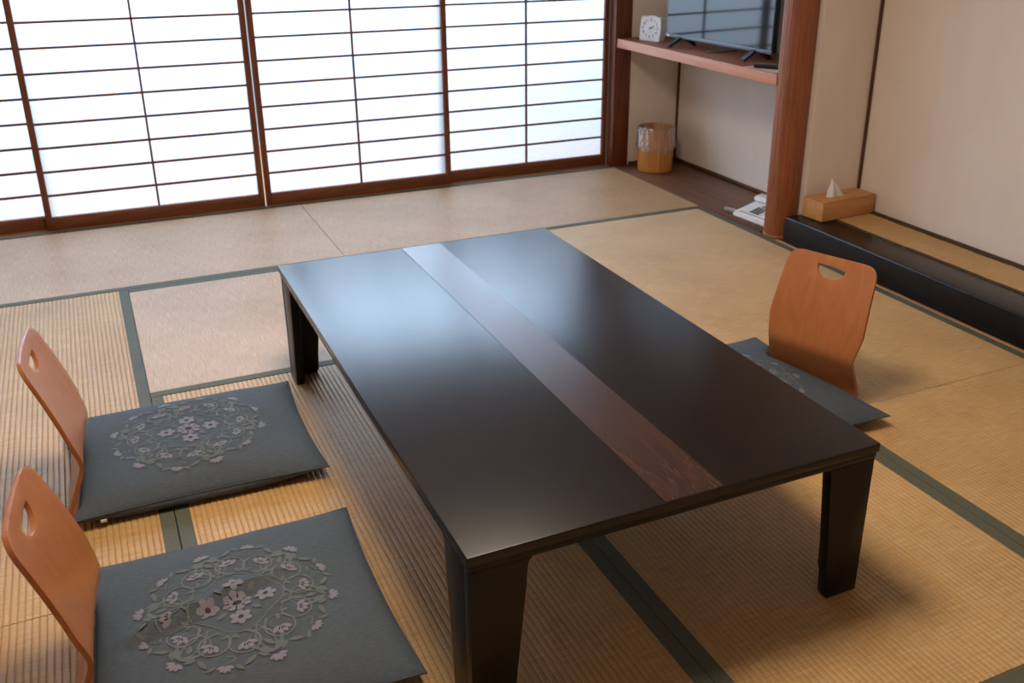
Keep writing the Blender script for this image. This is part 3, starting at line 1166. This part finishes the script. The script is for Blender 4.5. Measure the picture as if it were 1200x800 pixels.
# local -x faces the room, +y to the viewer's left
bm = bmesh.new()
side = [(-.105, 0), (.085, 0), (.085, .058), (.060, .066), (.030, .052), (-.095, .024), (-.105, .016)]
MX = Matrix(((1, 0, 0, 0), (0, 0, 1, 0), (0, 1, 0, 0), (0, 0, 0, 1)))
prism(bm, side, -.145, .085, MX)
bmesh.ops.recalc_face_normals(bm, faces=bm.faces)
es = [e for e in bm.edges if e.calc_face_angle(0) > .25]
bmesh.ops.bevel(bm, geom=es, offset=.005, segments=2, affect='EDGES')
bmobj('body', bm, M_white, ph)
sl = atan2(.028, .125)
Tp = Matrix.Translation((-.095, 0, .024)) @ Matrix.Rotation(-sl, 4, 'Y')
def slab(name, x0, x1, y0, y1, h, m, z=0.0, bev=.001):
    bm = bmesh.new()
    add_box(bm, x0, x1, y0, y1, z - .001, z + h, bev, 1)
    bm.transform(Tp)
    return bmobj(name, bm, m, ph)
slab('key_panel', .006, .120, -.075, .040, .0012, M_white)
for r in range(4):
    for c in range(3):
        slab('key', .030 + r * .0165, .041 + r * .0165, -.032 + c * .021 - .018, -.018 + c * .021 - .018, .0045, M_keys, .001)
slab('display', .100, .118, -.070, .000, .003, M_grey)
slab('label_strip', .008, .020, -.120, .060, .0018, M_cordw)
# handset lying across the back of the base
bm = bmesh.new()
hp = round_poly([(.026, .060), (.036, .083), (.082, .090), (.092, .066)], [.006, .012, .012, .006], 4)
prism(bm, hp, -.150, .092, MX)
bmesh.ops.recalc_face_normals(bm, faces=bm.faces)
es = [e for e in bm.edges if e.calc_face_angle(0) > .9]
bmesh.ops.bevel(bm, geom=es, offset=.012, segments=3, affect='EDGES')
bmobj('handset', bm, M_white, ph)
# coiled cord, a short bundle by the left front corner
pts = []
for i in range(220):
    s = i / 219
    a = s * 2 * pi * 15
    cx, cy = -.072 - .012 * s, .090 + .072 * s
    pts.append((cx + .0105 * cos(a), cy, .0130 + .0105 * sin(a)))
vv, ff = tube_data(pts, .0022, 6)
cc = pyobj('coiled_cord', vv, ff, M_cordw, ph)
cc['label'] = 'grey white coiled handset cord'
pts = [(2.772, -.360, .0065), (2.764, -.375, .006), (2.757, -.392, .0055), (2.752, -.405, .0055)]
vv, ff = tube_data(pts, .004, 8)
tag(pyobj('black_cord', vv, ff, M_blackp), 'short black cord end on the board beside the pillar foot', 'cord')

# ------------------------------------------------------------------ tissue box
tb = thing('tissue_box', 'pale wooden tissue box with a tissue pulled up, on the raised alcove floor', 'tissue box', (2.845, -.700, .1232), radians(4))
bL, bD, bH = .318, .126, .088
bm = bmesh.new()
sl0, sl1, sw = .085, .235, .014
slot = round_poly([(sl0, bD / 2 - sw), (sl1, bD / 2 - sw), (sl1, bD / 2 + sw), (sl0, bD / 2 + sw)], .0135, 5)
add_box(bm, 0, bL, 0, bD, 0, bH - .009, .002)
bmobj('box_body', bm, M_tissuebox, tb)
# lid with an oval slot
outer = round_poly([(0, 0), (bL, 0), (bL, bD), (0, bD)], .002, 2)
P = [Vector(q) for q in outer + slot[::-1]]
E = [(i, (i + 1) % len(outer)) for i in range(len(outer))] + [(len(outer) + i, len(outer) + (i + 1) % len(slot)) for i in range(len(slot))]
r = delaunay_2d_cdt(P, E, [], 0, 1e-6)
bm = bmesh.new()
zt, zb = bH, bH - .0088
F = [bm.verts.new((q.x, q.y, zt)) for q in r[0]]
B = [bm.verts.new((q.x, q.y, zb)) for q in r[0]]
cnt = set()
for t in r[2]:
    c = sum((r[0][i] for i in t), Vector((0, 0))) / 3
    if inside(c, slot):
        continue
    bm.faces.new([F[i] for i in t]); bm.faces.new([B[i] for i in t[::-1]])
    for a, b in zip(t, t[1:] + t[:1]):
        cnt.add((a, b))
for (a, b) in cnt:
    if (b, a) not in cnt:
        bm.faces.new((F[b], F[a], B[a], B[b]))
bmesh.ops.delete(bm, geom=[q for q in bm.verts if not q.link_faces], context='VERTS')
bmobj('lid', bm, M_tissuebox, tb)
ds = box('slot_tissue', sl0 + .004, sl1 - .004, bD / 2 - sw + .003, bD / 2 + sw - .003, bH - .0089, bH - .0082, M_tissue, tb)  # white tissue lying just below the lid slot
ds.name = 'folded_tissue'
# pulled tissue: a creased, leaning cone-like sheet
v, f = [], []
nu, nv = 26, 14
for j in range(nv + 1):
    s = j / nv
    half = .046 * (1 - s) ** .7 + .003
    cx = .135 - .020 * s
    for i in range(nu + 1):
        q = 2 * i / nu - 1
        x = cx + half * q + .004 * sin(5 * s + 3 * q)
        y = bD / 2 + (.010 * (1 - s * .5)) * sin(q * 4.5 + s * 1.3) + .012 * s * s
        z = bH - .006 + .086 * s - .020 * s * max(0, q) ** 1.5
        v.append((x, y, z))
for j in range(nv):
    for i in range(nu):
        a = j * (nu + 1) + i
        f.append((a, a + 1, a + nu + 2, a + nu + 1))
ti = pyobj('pulled_tissue', v, f, M_tissue, tb)
